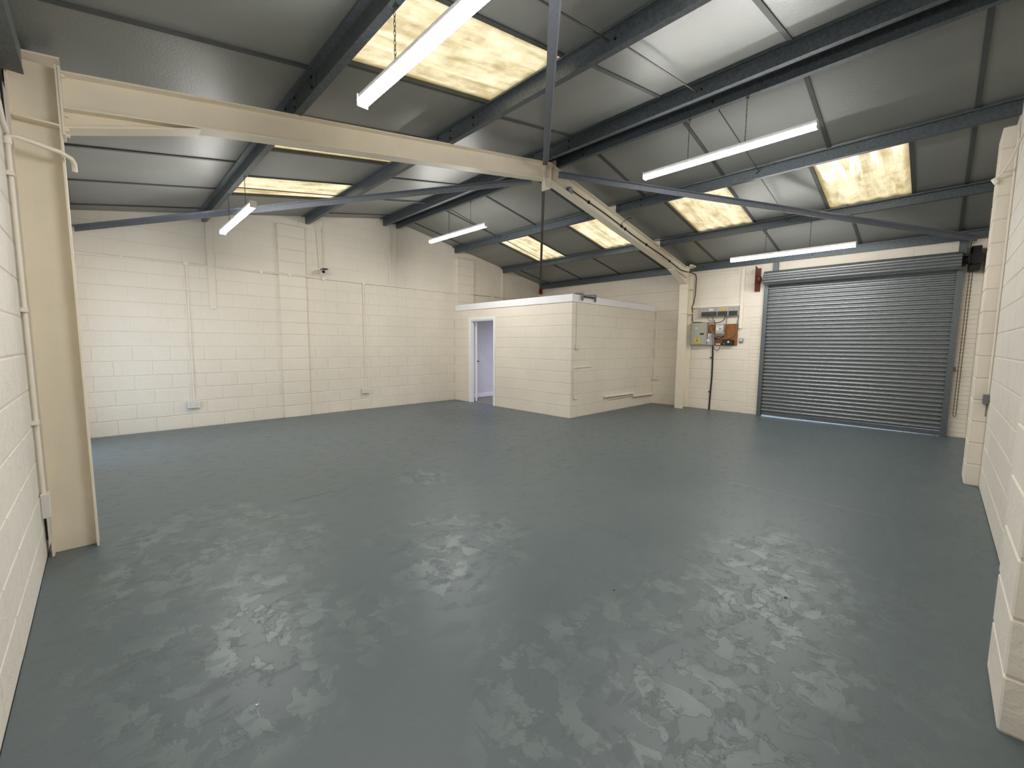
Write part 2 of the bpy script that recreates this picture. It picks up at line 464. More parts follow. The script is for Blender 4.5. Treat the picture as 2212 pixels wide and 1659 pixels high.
# left wall, with a glazed door in it that the steel column hides from here
wl = struct(MB().box((X0-.12, Y0-.1, -.1), (X0-.0035, 7.5, ZS(X0)-.02)).box((X0-.12, 8.8, -.1), (X0-.0035, LY+.1, ZS(X0)-.02)).box((X0-.12, 7.5, 2.1), (X0-.0035, 8.8, ZS(X0)-.02)).build('wall_left', 'mortar'))
block_wall(wl, (X0, 0), (0, 1), Y0, LY, lambda u: ZS(X0)-.02, holes=[(7.5, 0, 8.8, 2.1)], single=lambda u, z: 1.8 < u < 5.6, mat='wallrough', zmax=3.4)
d3 = struct(MB().box((X0-.1, 7.5, 0), (X0-.04, 7.56, 2.1)).box((X0-.1, 8.74, 0), (X0-.04, 8.8, 2.1)).box((X0-.1, 7.56, 2.03), (X0-.04, 8.74, 2.1)).box((X0-.1, 7.56, 0), (X0-.04, 8.74, .08)).box((X0-.1, 8.12, .08), (X0-.04, 8.18, 2.03)).build('door_2', 'white'))
MB().box((X0-.072, 7.56, .08), (X0-.068, 8.12, 2.03)).build('pane', 'glass', d3)
MB().box((X0-.072, 8.18, .08), (X0-.068, 8.74, 2.03)).build('pane', 'glass', d3)
# right wall
rp = [(X0-.1, -.1), (WX+.1, -.1), (WX+.1, ZS(WX+.1)), (RX, ZS(RX)), (X0-.1, ZS(X0-.1))]
wr = struct(MB().prism(rp, 1, Y0-.12, Y0-.0035).build('wall_right', 'mortar'))
# its room side faces +y, so run the courses in -x
block_wall(wr, (WX, Y0), (-1, 0), 0, WX-X0, lambda u: ZS(WX-u), single=lambda u, z: 2.4 < WX-u < 8.0, mat='wallrough')
pier(wr, (2.93, Y0), (3.39, .54), ZS(2.93)-.02, 'y1', 'wallrough')
pier(wr, (7.03, Y0), (7.48, .52), 3.58, 'y1')
# shutter wall
SY0, SY1, SZ = .692, 3.33, 2.66
ww = MB().box((WX+.0035, Y0-.1, -.1), (WX+.12, SY0, ZS(WX)-.02)).box((WX+.0035, SY1, -.1), (WX+.12, LY+.1, ZS(WX)-.02)).box((WX+.0035, SY0, SZ), (WX+.12, SY1, ZS(WX)-.02))
ww = struct(ww.build('wall_front', 'mortar'))
# faces -x : courses run in -y so that the left-hand rule holds
qy = 3.60     # brick quoin beside the shutter up to here
block_wall(ww, (WX, LY), (0, -1), 0, LY-Y0, lambda u: ZS(WX)-.02, holes=[(LY-SY1, 0, LY-SY0, SZ), (LY-qy, 0, LY-SY1, 2.02), (LY-SY0, 0, LY-Y0, 2.02)],
           skip=lambda u, z: u < LY-5.75 and z < 2.25, zmax=3.4, phase=.1)
def brickwork(parent, y0, y1, z1, seed):
    rnd = random.Random(seed); bc = .075; z = 0; k = 0
    while z < z1-.02:
        cuts = [y0, y1] if k % 2 else [y0, (y0+y1)/2+rnd.uniform(-.03, .03), y1]
        for a, b in zip(cuts, cuts[1:]):
            me = MB(); me.cbox((WX-.0005, a+.005, z+.005), (WX+.01, b-.005, min(z+bc, z1)-.005), .003); me.build('brick', 'wall', parent)
        z += bc; k += 1
brickwork(ww, SY1, qy, 2.02, 1); brickwork(ww, Y0+.002, SY0, 2.02, 2)

# ---- small room in the corner (office)
OX, OY, OZ = 7.046, 5.743, 2.25
DY0, DY1, DZ = 7.95, 8.82, 2.01     # door hole
wo = MB().box((OX+.0035, OY+.006, 0), (OX+.1, DY0, OZ)).box((OX+.0035, DY1, 0), (OX+.1, LY, OZ)).box((OX+.0035, DY0, DZ), (OX+.1, DY1, OZ))
wo = struct(wo.build('wall_office_side', 'mortar'))
block_wall(wo, (OX, LY), (0, -1), 0, LY-OY, lambda u: OZ, holes=[(LY-DY1, 0, LY-DY0, DZ)], zmax=OZ-.01)
MB().box((OX+.1, OY+.106, 0), (OX+.104, DY0, OZ)).box((OX+.1, DY1, 0), (OX+.104, LY-.02, OZ)).build('plaster', 'inner', wo)
wf = struct(box('wall_office_front', (OX+.1, OY+.0035, 0), (WX, OY+.1, OZ), 'mortar'))
block_wall(wf, (OX, OY), (1, 0), .0005, WX-OX-.001, lambda u: OZ, zmax=OZ-.01, phase=.225)
MB().box((OX+.106, LY-.022, .004), (WX-.01, LY-.012, OZ-.02)).build('plaster', 'inner', wg)
MB().box((WX-.012, OY+.11, .004), (WX-.002, LY-.03, OZ-.02)).build('plaster', 'inner', ww)
struct(box('ceiling_office', (OX+.02, OY+.02, OZ+.0), (WX-.002, LY-.002, OZ+.12), 'white'))
struct(box('baseboard_office', (OX+.15, LY-.036, .004), (WX-.014, LY-.022, .104), 'white'))
t1 = struct(box('trim_1', (OX-.018, OY-.018, 2.245), (OX+.005, LY-.1, 2.39), 'white', None, .003))
t2 = struct(box('trim_2', (OX+.0055, OY-.018, 2.245), (WX-.002, OY+.005, 2.39), 'white', None, .003))
# door frame + leaf
d1 = D.objects.new('door_1', None); COL.objects.link(d1); d1.location = (OX, (DY0+DY1)/2, 0); struct(d1)
fr = MB()
for (ya, yb) in ((DY0, DY0+.035), (DY1-.035, DY1)): fr.cbox((OX-.004, ya, 0), (OX+.102, yb, DZ), .002)
fr.cbox((OX-.004, DY0+.035, DZ-.035), (OX+.102, DY1-.035, DZ), .002)
fr.build('door_frame', 'white', d1)
ar = MB()
ar.cbox((OX-.016, DY0-.045, 0), (OX-.0005, DY0+.012, DZ+.045), .003).cbox((OX-.016, DY1-.012, 0), (OX-.0005, DY1+.045, DZ+.045), .003).cbox((OX-.016, DY0+.012, DZ-.012), (OX-.0005, DY1-.012, DZ+.045), .003)
ar.build('architrave', 'white', d1)
st = MB().box((OX+.05, DY0+.035, 0), (OX+.066, DY0+.047, DZ-.035)).box((OX+.05, DY1-.047, 0), (OX+.066, DY1-.035, DZ-.035)).box((OX+.05, DY0+.047, DZ-.047), (OX+.066, DY1-.047, DZ-.035))
st.build('door_stop', 'white', d1)
hx, hy = OX+.115, DY1-.05
dd = Vector((.66, .75, 0)).normalized(); dn = Vector((dd.y, -dd.x, 0))
def leafpt(a, b, z): v = Vector((hx, hy, 0))+dd*a+dn*b; return (v.x, v.y, z)
lf = MB().hexa([leafpt(0,0,.012), leafpt(.74,0,.012), leafpt(.74,.04,.012), leafpt(0,.04,.012), leafpt(0,0,1.96), leafpt(.74,0,1.96), leafpt(.74,.04,1.96), leafpt(0,.04,1.96)])
leaf = lf.build('door_leaf', 'white', d1)
hb = MB().cyl(leafpt(.10,.04,1.0), leafpt(.10,.085,1.0), .012, 10).cyl(leafpt(.09,.085,1.0), leafpt(.2,.085,1.0), .01, 10)
hb.build('door_handle', 'dark', leaf)

# ---------------------------------------------------------------- roof
roof = D.objects.new('ceiling', None); COL.objects.link(roof); struct(roof); roof.location = (RX, LY/2, 4.1)
YJ = [.71, 1.91, 3.11, 4.31, 5.5, 6.68, 7.88, 9.08]
def slopebox(x0, x1, y0, y1, dz0, dz1, left, mb=None):
    f = (lambda x: 3.18+.182*x) if left else (lambda x: 3.18+.182*(2*RX-x))
    mb = mb or MB()
    return mb.hexa([(x0,y0,f(x0)+dz0),(x1,y0,f(x1)+dz0),(x1,y1,f(x1)+dz0),(x0,y1,f(x0)+dz0),(x0,y0,f(x0)+dz1),(x1,y0,f(x1)+dz1),(x1,y1,f(x1)+dz1),(x0,y1,f(x0)+dz1)])
SKY = [(1.2, 2.15), (3.15, 4.12), (5.18, 6.15), (7.18, 8.13)]
rowsL = [(X0-.12, 1.90, 0), (1.90, 3.54, 1), (3.54, RX, 0)]
rowsR = [(RX, 7.06, 0), (7.06, 8.69, 1), (8.69, WX+.12, 0)]
for left, rows in ((True, rowsL), (False, rowsR)):
    for (xa, xb, sk) in rows:
        if not sk: ed = [Y0-.12]+YJ+[LY+.12]; cells = [(a, b, 0) for a, b in zip(ed, ed[1:])]
        else:
            cells = []; p = Y0-.12
            for a, b in [(.71, .71)]+SKY:
                if a > p: cells.append((p, a, 0))
                if b > a: cells.append((a, b, 1))
                p = b
            cells.append((p, LY+.12, 0))
        for (a, b, s_) in cells:
            if not s_:
                slopebox(xa, xb, a+.003, b-.003, 0, .05, left).build('roof_board', 'board', roof)
            else:
                # corrugated translucent sheet; corrugations run down the slope
                f = (lambda x: 3.18+.182*x) if left else (lambda x: 3.18+.182*(2*RX-x))
                n = 48; vs = []; fs = []
                x_a, x_b = xa, xb
                for k in range(n+1):
                    y = a+(b-a)*k/n; dz = .016+.009*math.cos(2*math.pi*(y-a)/.19)
                    for x in (x_a, x_b): vs.append((x, y, f(x)+dz))
                for k in range(n): fs.append((2*k, 2*k+1, 2*k+3, 2*k+2))
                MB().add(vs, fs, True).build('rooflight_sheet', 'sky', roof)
                # timber-coloured packing round the edge of the opening
        for (a, b, s_) in cells[:-1]:
            slopebox(max(xa, X0+.01), min(xb, WX-.01), b-.02, b+.02, -.012, .02, left).build('joint_strip', 'tbar', roof)
MB().prism([(RX-.2, ZS(RX-.2)+.052), (RX, ZS(RX)+.052), (RX+.2, ZS(RX+.2)+.052), (RX, ZS(RX)+.1)], 1, Y0-.12, LY+.12).build('ridge_cap', 'board', roof)
box('ridge_gap_strip', (5.20, Y0, ZS(5.2)-.075), (5.40, LY, ZS(5.2)-.06), 'mattblack', roof)  # black strip that darkens the gap between the two ridge purlins
# dark closer at the eaves
box('eaves_closer', (X0+.001, Y0, ZS(X0)-.06), (X0+.03, LY, ZS(X0)-.001), 'mattblack', roof)
box('eaves_closer', (WX-.03, Y0, ZS(WX)-.06), (WX-.001, LY, ZS(WX)-.001), 'mattblack', roof)

# purlins: cold rolled Z sections
pl = ['galvanised roof purlin nearest the left wall, crossing above the left strip light',
      'galvanised purlin halfway up the left roof slope, below the large rooflight',
      'galvanised ridge purlin on the left side of the dark ridge gap',
      'galvanised ridge purlin on the right side of the dark ridge gap',
      'galvanised purlin halfway down the right slope, above the row of rooflights',
      'galvanised purlin just below the right-hand rooflights']
def zsec(mb, x, y0, y1, z0, z1, s, t=.004, fl=.06, lip=.018):
    # s=+1: bottom flange towards +x, top flange towards -x
    poly = [(x, z0), (x+s*fl, z0), (x+s*fl, z0+lip), (x+s*(fl-t), z0+lip), (x+s*(fl-t), z0+t), (x+s*t, z0+t), (x+s*t, z1), (x-s*fl, z1), (x-s*fl, z1-lip), (x-s*(fl-t), z1-lip), (x-s*(fl-t), z1-t), (x, z1-t)]
    mb.prism(poly, 1, y0, y1)
for i, x in enumerate(PUR):
    z0 = ZR(x)+.002; s = 1 if x < RX else 1
    if i == 3: s = 1
    z1 = min(ZS(x-.06), ZS(x+.01), ZS(x+.06))-.003
    p = thing('roof_purlin', pl[i], 'purlin', (x, (Y0+LY)/2, z0), 'roof purlins')
    mb = MB(); zsec(mb, x, Y0+.002, LY-.003, z0, z1, s); mb.build('section', 'galv', p)
    mb = MB().box((x-.004, 4.3, z0+.012), (x-.0005, 5.5, z1-.012)); mb.build('sleeve', 'galv', p)
    for y in (4.38, 4.78, 5.02, 5.42):
        for dz in (.04, -.035):
            zz = (z0+z1)/2+dz
            MB().cyl((x-.004, y, zz), (x-.016, y, zz), .011, 6).build('bolt', 'dark', p)
    for y in (2.69, 7.55):
        MB().cyl((x-.001, y, (z0+z1)/2), (x-.006, y, (z0+z1)/2), .012, 8).build('rod_nut', 'dark', p)
# eaves beams
ezl, ezr = 3.035, 3.095
for (y0, y1, lab) in ((Y0+.002, 4.80, 'dark eaves beam over the near left wall, ending at the cream column'), (5.0, LY-.003, 'dark eaves beam behind the left column, running to the back wall')):
    p = thing('eaves_beam', lab, 'beam', (.34, (y0+y1)/2, ezl))
    x1 = .375 if y0 < 2 else .42
    MB().prism([(X0+.002, ezl), (x1, ezl), (x1, ezl+.02), (x1-.004, ezl+.02), (x1-.004, ZS(x1)-.06), (x1-.02, ZS(x1)-.06), (x1-.02, ZS(x1)-.03), (X0+.032, ZS(X0)-.02-.04), (X0+.032, ezl+.01), (X0+.002, ezl+.01)], 1, y0, y1).build('section', 'galv', p)
    if y0 < 2: MB().box((X0+.04, y1-.01, ezl+.012), (x1-.03, y1, ezl+.12)).build('end_plate', 'galv', p)
p = thing('eaves_beam', 'long galvanised eaves beam above the roller shutter wall', 'beam', (10.26, LY/2, 3.06))
mb = MB(); zsec(mb, 10.25, Y0+.002, LY-.003, ezr, ZS(10.32)-.004, 1, fl=.055); mb.build('section', 'galv', p)
for y in (4.6, 5.2, 7.3, 2.6): MB().cyl((10.25, y, 3.15), (10.238, y, 3.15), .012, 6).build('bolt', 'dark', p)

# sag rods
def rod(a, b, lab):
    o = MB().tube([a, b], .007, 6).build('sag_rod', 'rod'); tag(o, lab, 'rod', 'thin sag rods between purlins')
def zm(x): return (ZR(x)+ZS(x))/2
rod((1.93, 2.72, zm(1.93)), (3.52, 2.74, zm(3.52)), 'thin grey rod between left purlins near the top of the picture')
rod((3.56, 2.72, zm(3.56)+.02), (5.12, 2.74, zm(5.12)-.01), 'thin pale rod from the middle left purlin up to the ridge purlin')
rod((5.48, 2.69, zm(5.48)-.0), (7.03, 2.66, zm(7.03)), 'thin rod down the right slope behind the upper right strip light')
rod((7.08, 2.69, zm(7.08)), (8.66, 2.66, zm(8.66)), 'thin rod between the two nearest right-hand rooflights')
rod((1.93, 7.5, zm(1.93)), (3.52, 7.6, zm(3.52)), 'thin rod crossing the far left rooflight')
rod((3.56, 7.62, zm(3.56)), (5.12, 7.7, zm(5.12)), 'thin rod beyond the frame running to the ridge purlin on the left')
rod((5.48, 7.6, zm(5.48)), (7.03, 7.75, zm(7.03)), 'thin rod behind the far centre strip light')
rod((7.08, 7.72, zm(7.08)), (8.66, 7.8, zm(8.66)), 'thin rod crossing the farthest right rooflight')

# ---------------------------------------------------------------- portal frame
pf = thing('portal_frame', 'cream painted steel portal frame with two columns and sloping rafters across the room', 'steel frame', (RX, 4.9, 0))
YW, FW = 4.90, .072
def isec(x0, x1, yw, fw, z0, z1, t=.011, tw=.008):
    mb = MB()
    mb.box((x0, yw-fw, z0), (x0+t, yw+fw, z1)).box((x1-t, yw-fw, z0), (x1, yw+fw, z1)).box((x0+t, yw-tw/2, z0), (x1-t, yw+tw/2, z1))
    return mb
lc = isec(.292, .515, YW, FW, 0.002, 3.165).build('column', 'steelcream', pf)
MB().hexa([(.285,YW-.08,3.166),(.53,YW-.08,3.20),(.53,YW+.08,3.20),(.285,YW+.08,3.166),(.285,YW-.08,3.178),(.53,YW-.08,3.212),(.53,YW+.08,3.212),(.285,YW+.08,3.178)]).build('cap_plate', 'steelcream', lc)
MB().box((.303, YW-FW, 2.795), (.504, YW+FW, 2.807)).build('stiffener', 'steelcream', lc)

rc = isec(10.0, 10.325, YW, FW+.004, .002, 3.15).build('column', 'steelcream', pf)
MB().box((9.985, YW-.095, .0), (9.999, YW+.095, 2.79)).build('cover_plate', 'steelcream', rc)

MB().box((9.9, YW-.085, 3.155), (10.33, YW+.085, 3.17)).build('cap_plate', 'steelcream', rc)
MB().box((10.02, YW-.14, 3.172), (10.32, YW-.09, 3.215)).build('cleat', 'steelcream', rc)
for z in (2.16, 2.71):
    MB().box((9.975, YW-.1, z-.012), (10.30, YW-.088, z+.012)).box((9.972, YW-.1, z-.012), (9.984, YW+.1, z+.012)).build('strap', 'steelcream', rc)
DEP = .228
for left in (True, False):
    X = lambda x: x if left else 2*RX-x
    xa, xb = (.53 if left else .575), RX-.006
    t = .012; FWr = FW-.002
    mb = MB()
    def plate(z_of, th, y0, y1, xa=xa, xb=xb):
        mb.hexa([(X(xa),y0,z_of(xa)-th),(X(xb),y0,z_of(xb)-th),(X(xb),y1,z_of(xb)-th),(X(xa),y1,z_of(xa)-th),(X(xa),y0,z_of(xa)),(X(xb),y0,z_of(xb)),(X(xb),y1,z_of(xb)),(X(xa),y1,z_of(xa))])
    zt = lambda x: 3.048+.1775*x; zb = lambda x: zt(x)-DEP
    plate(zt, t, YW-FWr, YW+FWr); plate(lambda x: zb(x)+t, t, YW-FWr, YW+FWr); plate(lambda x: zt(x)-t, DEP-2*t, YW-.004, YW+.004)
    rf = mb.build('rafter', 'steelcream', pf)
    # haunch under the eaves end
    xe = 1.25
    xs_ = .516 if left else .58
    hz = 2.80
    mb = MB()
    mb.prism([(X(xs_), zb(xs_)+.001), (X(xe), zb(xe)+.001), (X(xs_), hz)] if left else [(X(xs_), zb(xs_)+.001), (X(xe), zb(xe)+.001), (X(xs_), hz)], 1, YW-.004, YW+.004)
    mb.hexa([(X(xs_),YW-FWr,hz-.012),(X(xe),YW-FWr,zb(xe)-.012),(X(xe),YW+FWr,zb(xe)-.012),(X(xs_),YW+FWr,hz-.012),(X(xs_),YW-FWr,hz),(X(xe),YW-FWr,zb(xe)),(X(xe),YW+FWr,zb(xe)),(X(xs_),YW+FWr,hz)])
    h = mb.build('haunch', 'steelcream', pf)
    mb = MB().box((min(X(.516), X(.529)), YW-.075, 2.75), (max(X(.516), X(.529)), YW+.075, 3.165))
    ep = mb.build('end_plate', 'steelcream', pf)
    for z in (2.79, 2.88, 3.12):
        for yy in (YW-.05, YW+.05): MB().cyl((X(.529), yy, z), (X(.548), yy, z), .014, 6).build('bolt', 'steelcream', ep)
    # stiffener near the ridge
    MB().box((min(X(5.17), X(5.18)), YW-FWr+.004, zb(5.17)+.014), (max(X(5.17), X(5.18)), YW-.005, zt(5.17)-.014)).build('stiffener', 'steelcream', rf)
ap = MB().box((RX-.012, YW-.078, 3.63), (RX+.012, YW+.078, ZR(RX)-.004)).build('apex_plate', 'steelcream', pf)
MB().prism([(RX-.14, 3.742), (RX-.012, 3.755), (RX-.012, 3.64), (RX-.10, 3.64)], 1, YW-.074, YW-.060).build('apex_gusset', 'steelcream', pf)
for z in (3.67, 3.70): MB().cyl((RX-.06, YW-.074, z), (RX-.06, YW-.084, z), .010, 6).build('bolt', 'steelcream', ap)
for x in (5.445, 7.043, 8.679):
    z0 = ZR(x)
    c = MB().box((x-.022, 4.84, z0-.03), (x-.0165, 4.975, z0+.15)).build('purlin_cleat', 'steelcream', pf)
# roof bracing bars (angles)
def brace(a, b, lab, mat='brace', w=.07):
    a = Vector(a); b = Vector(b)
    o = MB().sweep([(-w/2, 0), (w/2, 0), (w/2, -.006), (-w/2+.006, -.006), (-w/2+.006, -w), (-w/2, -w)], a, b).build('bracing_bar', mat)
    tag(o, lab, 'brace')
    return o
brace((.42, 9.36, 3.02), (5.12, 5.03, 3.78), 'blue-grey bracing angle from the back left corner up to the frame apex')
brace((5.38, 5.03, 3.80), (10.13, 9.325, 3.03), 'dark bracing bar from the apex down to the far corner above the office', 'rod', .05)
brace((5.42, 4.78, 3.88), (10.12, .50, 3.10), 'pale grey bracing angle crossing the right slope towards the shutter corner')
brace((5.10, 4.76, 3.88), (.45, .55, 3.05), 'blue-grey bracing bar rising from the apex to the top edge of the picture')
cb = thing('brace_bracket', 'small red bracket at the far end of the dark bracing bar', 'bracket', (10.2, 9.38, 2.98))
MB().box((10.10, 9.33, 2.93), (10.24, 9.34, 3.09)).build('plate', 'redflag', cb)
MB().cyl((10.16, 9.325, 2.97), (10.16, 9.30, 2.97), .035, 12).build('bolt', 'redflag', cb)

# ---------------------------------------------------------------- strip lights
def chain_mb(x, y, z0, z1, r=.0022, link=.026):
    mb = MB(); z = z1; k = 0
    while z > z0:
        pts = []
        for i in range(9):
            t = 2*math.pi*i/8; a, b = .006*math.cos(t), link*.62*math.sin(t)
            pts.append((x+(a if k % 2 else 0), y+(0 if k % 2 else a), z-link/2+b))
        mb.tube(pts, r, 4, False); z -= link; k += 1
    return mb
def strip_light(x, y0, y1, z, ztop, chains, lab, thin=False):
    t = thing('strip_light', lab, 'ceiling light', (x, (y0+y1)/2, z), 'hanging LED strip lights')
    # body: shallow trapezoid on top, diffuser below
    MB().prism([(x-.034, z+.03), (x+.034, z+.03), (x+.026, z+.066), (x-.026, z+.066)], 1, y0+.006, y1-.006).build('body', 'white', t)
    MB().prism([(x-.036, z+.0295), (x-.032, z+.004), (x-.022, z-.008), (x+.022, z-.008), (x+.032, z+.004), (x+.036, z+.0295)], 1, y0+.006, y1-.006).build('diffuser', 'led', t)
    for (a, b) in ((y0, y0+.0055), (y1-.0055, y1)):
        MB().box((x-.037, a, z-.010), (x+.037, b, z+.068)).build('end_cap', 'plastic', t)
    for (yc, zt) in chains:
        mb = chain_mb(x, yc, z+.07, zt-.01); mb.box((x-.004, yc-.012, zt-.012), (x+.02, yc+.012, zt-.002)); mb.build('chain', 'chain', t)
    return t
def PB(x): return ZR(x)
strip_light(1.945, 1.86, 3.60, 3.00, 0, [(3.16, PB(1.915)), (2.2, PB(1.915))], 'large strip light nearest the camera, at the top edge of the picture')
strip_light(1.945, 6.38, 8.06, 2.965, 0, [(7.6, PB(1.915)), (6.72, PB(1.915))], 'strip light at the left hanging in front of the back wall')
strip_light(5.475, 6.42, 8.13, 3.45, 0, [(7.5, PB(5.445)), (6.85, PB(5.445))], 'short-looking strip light in the middle, beyond the frame apex')
strip_light(5.475, 1.74, 3.48, 3.455, 0, [(2.95, PB(5.445)), (2.36, PB(5.445))], 'strip light at upper right hanging from the ridge purlin')
strip_light(8.71, 1.78, 3.52, 2.925, 0, [(2.98, PB(8.679)), (2.36, PB(8.679))], 'strip light hanging just above the roller shutter')

# ---------------------------------------------------------------- roller shutter
rs = thing('roller_shutter', 'closed dark grey steel roller shutter with curved horizontal slats', 'roller shutter', (10.3, 2.0, 0))
XS = 10.30; pitch = .0725; zb0 = .085; ya, yb = .685, 3.315
prof = []
for i in range(9):
    t = math.pi*i/8; prof.append((XS+.012-.024*math.sin(t), .008+(pitch-.016)*(1-math.cos(t))/2))
pr = [(XS+.012, 0)]+prof+[(XS+.012, pitch), (XS+.016, pitch)]+[(p[0]+.003, p[1]) for p in reversed(prof)]+[(XS+.016, 0)]
sl0 = MB().prism(pr, 1, ya, yb)
slo = sl0.build('slat', 'slat', rs)
base_loc = Vector(slo.location)
nsl = int((2.66-zb0)/pitch)
slo.location = base_loc+Vector((0, 0, zb0))
for k in range(1, nsl+1):
    c = slo.copy(); COL.objects.link(c); c.parent = rs; c.location = base_loc+Vector((0, 0, zb0+k*pitch))
for p_ in slo.data.polygons: p_.use_smooth = False
# bottom rail, lifted a little so daylight shows under the left-hand part
MB().hexa([(XS-.01,ya,.004),(XS+.02,ya,.004),(XS+.02,yb,.022),(XS-.01,yb,.022),(XS-.01,ya,.083),(XS+.02,ya,.083),(XS+.02,yb,.085),(XS-.01,yb,.085)]).build('bottom_rail', 'guide', rs)
for (y0, y1) in ((.625, .70), (3.30, 3.375)):
    a, b = y0, y1; inner = b if y0 < 1 else a
    mb = MB().box((10.255, a, 0.001), (10.262, b, 2.63)).box((10.262, (a if y0 < 1 else b-.006), .001), (10.336, (a+.006 if y0 < 1 else b), 2.63)).box((10.328, a, .001), (10.336, b, 2.63))
    g = mb.build('guide_rail', 'guide', rs)
# coil of rolled slats on its barrel
cx, cz, cr = 10.165, 2.775, .135
nseg = 12; poly = []
for k in range(nseg):
    a0 = 2*math.pi*k/nseg
    for j in range(5):
        a = a0+2*math.pi/nseg*j/5; rr = cr*(.93+.09*math.sin(math.pi*j/5) if j else .90)
        poly.append((cx+rr*math.cos(a), cz+rr*math.sin(a)))
MB().prism(poly, 1, .66, 3.35).build('coil', 'slat', rs)
# the end plates
for yy, mt, nm in ((3.47, 'red', 'end_plate'), (.585, 'brown', 'end_plate')):
    z0, z1 = (2.55, 3.02) if yy > 1 else (2.60, 3.0)
    mb = MB().prism([(9.97, z0+.08), (10.16, z0+.06), (10.18, z0), (10.335, z0), (10.335, z1-.02), (10.2, z1-.05), (9.97, z1)], 1, yy-.004, yy+.004)
    mb.box((10.325, yy, z0), (10.335, yy+.10 if yy > 1 else yy-.001, z1)) if yy > 1 else mb
    ep = mb.build(nm, mt, rs)
    MB().cyl((cx, yy-.05, cz), (cx, yy-.005, cz), .06, 14).build('bearing', mt, ep) if yy > 1 else MB().cyl((cx, yy+.005, cz), (cx, yy+.07, cz), .06, 14).build('bearing', mt, ep)
for y in (3.20, .66):
    MB().box((10.27, y-.045, 2.70), (10.335, y+.045, ezr-.002)).build('hanger_post', 'guide', rs)
gb = MB().cbox((10.06, .465, 2.60), (10.31, .575, 2.96), .01).cyl((10.02, .515, cz), (10.06, .515, cz), .09, 16).build('chain_wheel_housing', 'brown', rs)
MB().box((10.055, .525, 2.70), (10.0595, .555, 2.75)).build('white_tag', 'sticker', rs)
for dy, dx in ((0, 0), (.03, .03)):
    mb = MB(); z = 2.6; k = 0
    x_, y_ = 10.2+dx, .535+dy*1.0
    pts = [(x_, y_, 2.6), (x_+.02, y_+.01, 1.4), (x_+.02, y_+.012, .36)]
    z = 2.6
    while z > .36:
        a = .005
        ring = []
        for i in range(7):
            t = 2*math.pi*i/6; q = a*math.cos(t); v_ = .02*math.sin(t)
            ring.append((x_+.02*(2.6-z)/2.2+(q if k % 2 else 0), y_+.01*(2.6-z)/2.2+(0 if k % 2 else q), z-.014+v_))
        mb.tube(ring, .003, 4, False); z -= .028; k += 1
    mb.build('hand_chain', 'brass', rs)
MB().tube([(10.22, .545, .36), (10.225, .56, .34), (10.25, .575, .36)], .005, 6).build('chain_loop', 'brass', rs)
MB().cbox((10.23, .60, 1.06), (10.255, .625, 1.13), .004).build('chain_keeper', 'brass', rs)

# ---------------------------------------------------------------- conduits and small wall fittings
def run(name, pts, r, lab, cat='conduit', mat='conduit', n=8, group=None):
    o = MB().tube(pts, r, n).build(name, mat); tag(o, lab, cat, group); return o
GY = LY-.014
t = thing('wall_conduit', 'long cream conduit running level across the back wall below the roof', 'conduit', (5, GY, 2.68))
MB().tube([(.30, GY, 2.66), (1.665, GY, 2.683), (2.96, GY, 2.685), (3.0, GY-.045, 2.685), (3.52, GY-.045, 2.686), (3.56, GY, 2.686), (4.65, GY, 2.687), (7.02, GY, 2.70), (7.06, GY-.07, 2.70), (7.64, GY-.07, 2.705), (7.68, GY, 2.705), (WX-.02, GY, 2.715)], .0125, 8).build('pipe', 'conduit', t)
for x, dy in ((1.665, 0), (2.74, 0), (3.2, .045), (3.83, 0), (4.65, 0), (6.8, 0), (7.4, .07), (8.3, 0)):
    MB().cyl((x, GY+.012-dy, 2.685), (x, GY-.022-dy, 2.685), .032, 14).build('junction_box', 'conduit', t)
for x in (.9, 2.2, 5.5, 6.2, 9.2):
    MB().box((x-.012, GY-.014, 2.67), (x+.012, GY+.013, 2.70)).build('clip', 'conduit', t)
def drop(x, z0, z1, lab, clips):
    t = thing('wall_conduit', lab, 'conduit', (x, GY, z0))
    MB().tube([(x, GY, z1), (x, GY, z0)], .0125, 8).build('pipe', 'conduit', t)
    for z in clips: MB().box((x-.026, GY-.014, z-.01), (x+.026, GY+.013, z+.01)).build('clip', 'conduit', t)
drop(1.668, .45, 2.655, 'vertical cream conduit dropping to the left double socket on the back wall', (2.28, 1.5, .75))
drop(4.645, .462, 2.655, 'vertical cream conduit dropping to the socket nearer the office', (1.65, 1.05))
t = thing('wall_conduit', 'cream conduit coming down from the roof to the security camera', 'conduit', (3.72, GY, 3.2))
MB().tube([(3.50, GY, 3.70), (3.66, GY, 3.70)]+arc((3.66, GY, 3.64), .06, 90, 0, 4, (0, 2))+[(3.74, GY, 3.5), (3.775, GY, 2.9)], .0125, 8).build('pipe', 'conduit', t)
MB().tube([(3.85, GY, 3.68), (3.85, GY, 2.95)], .007, 6).build('thin_pipe', 'conduit', t)
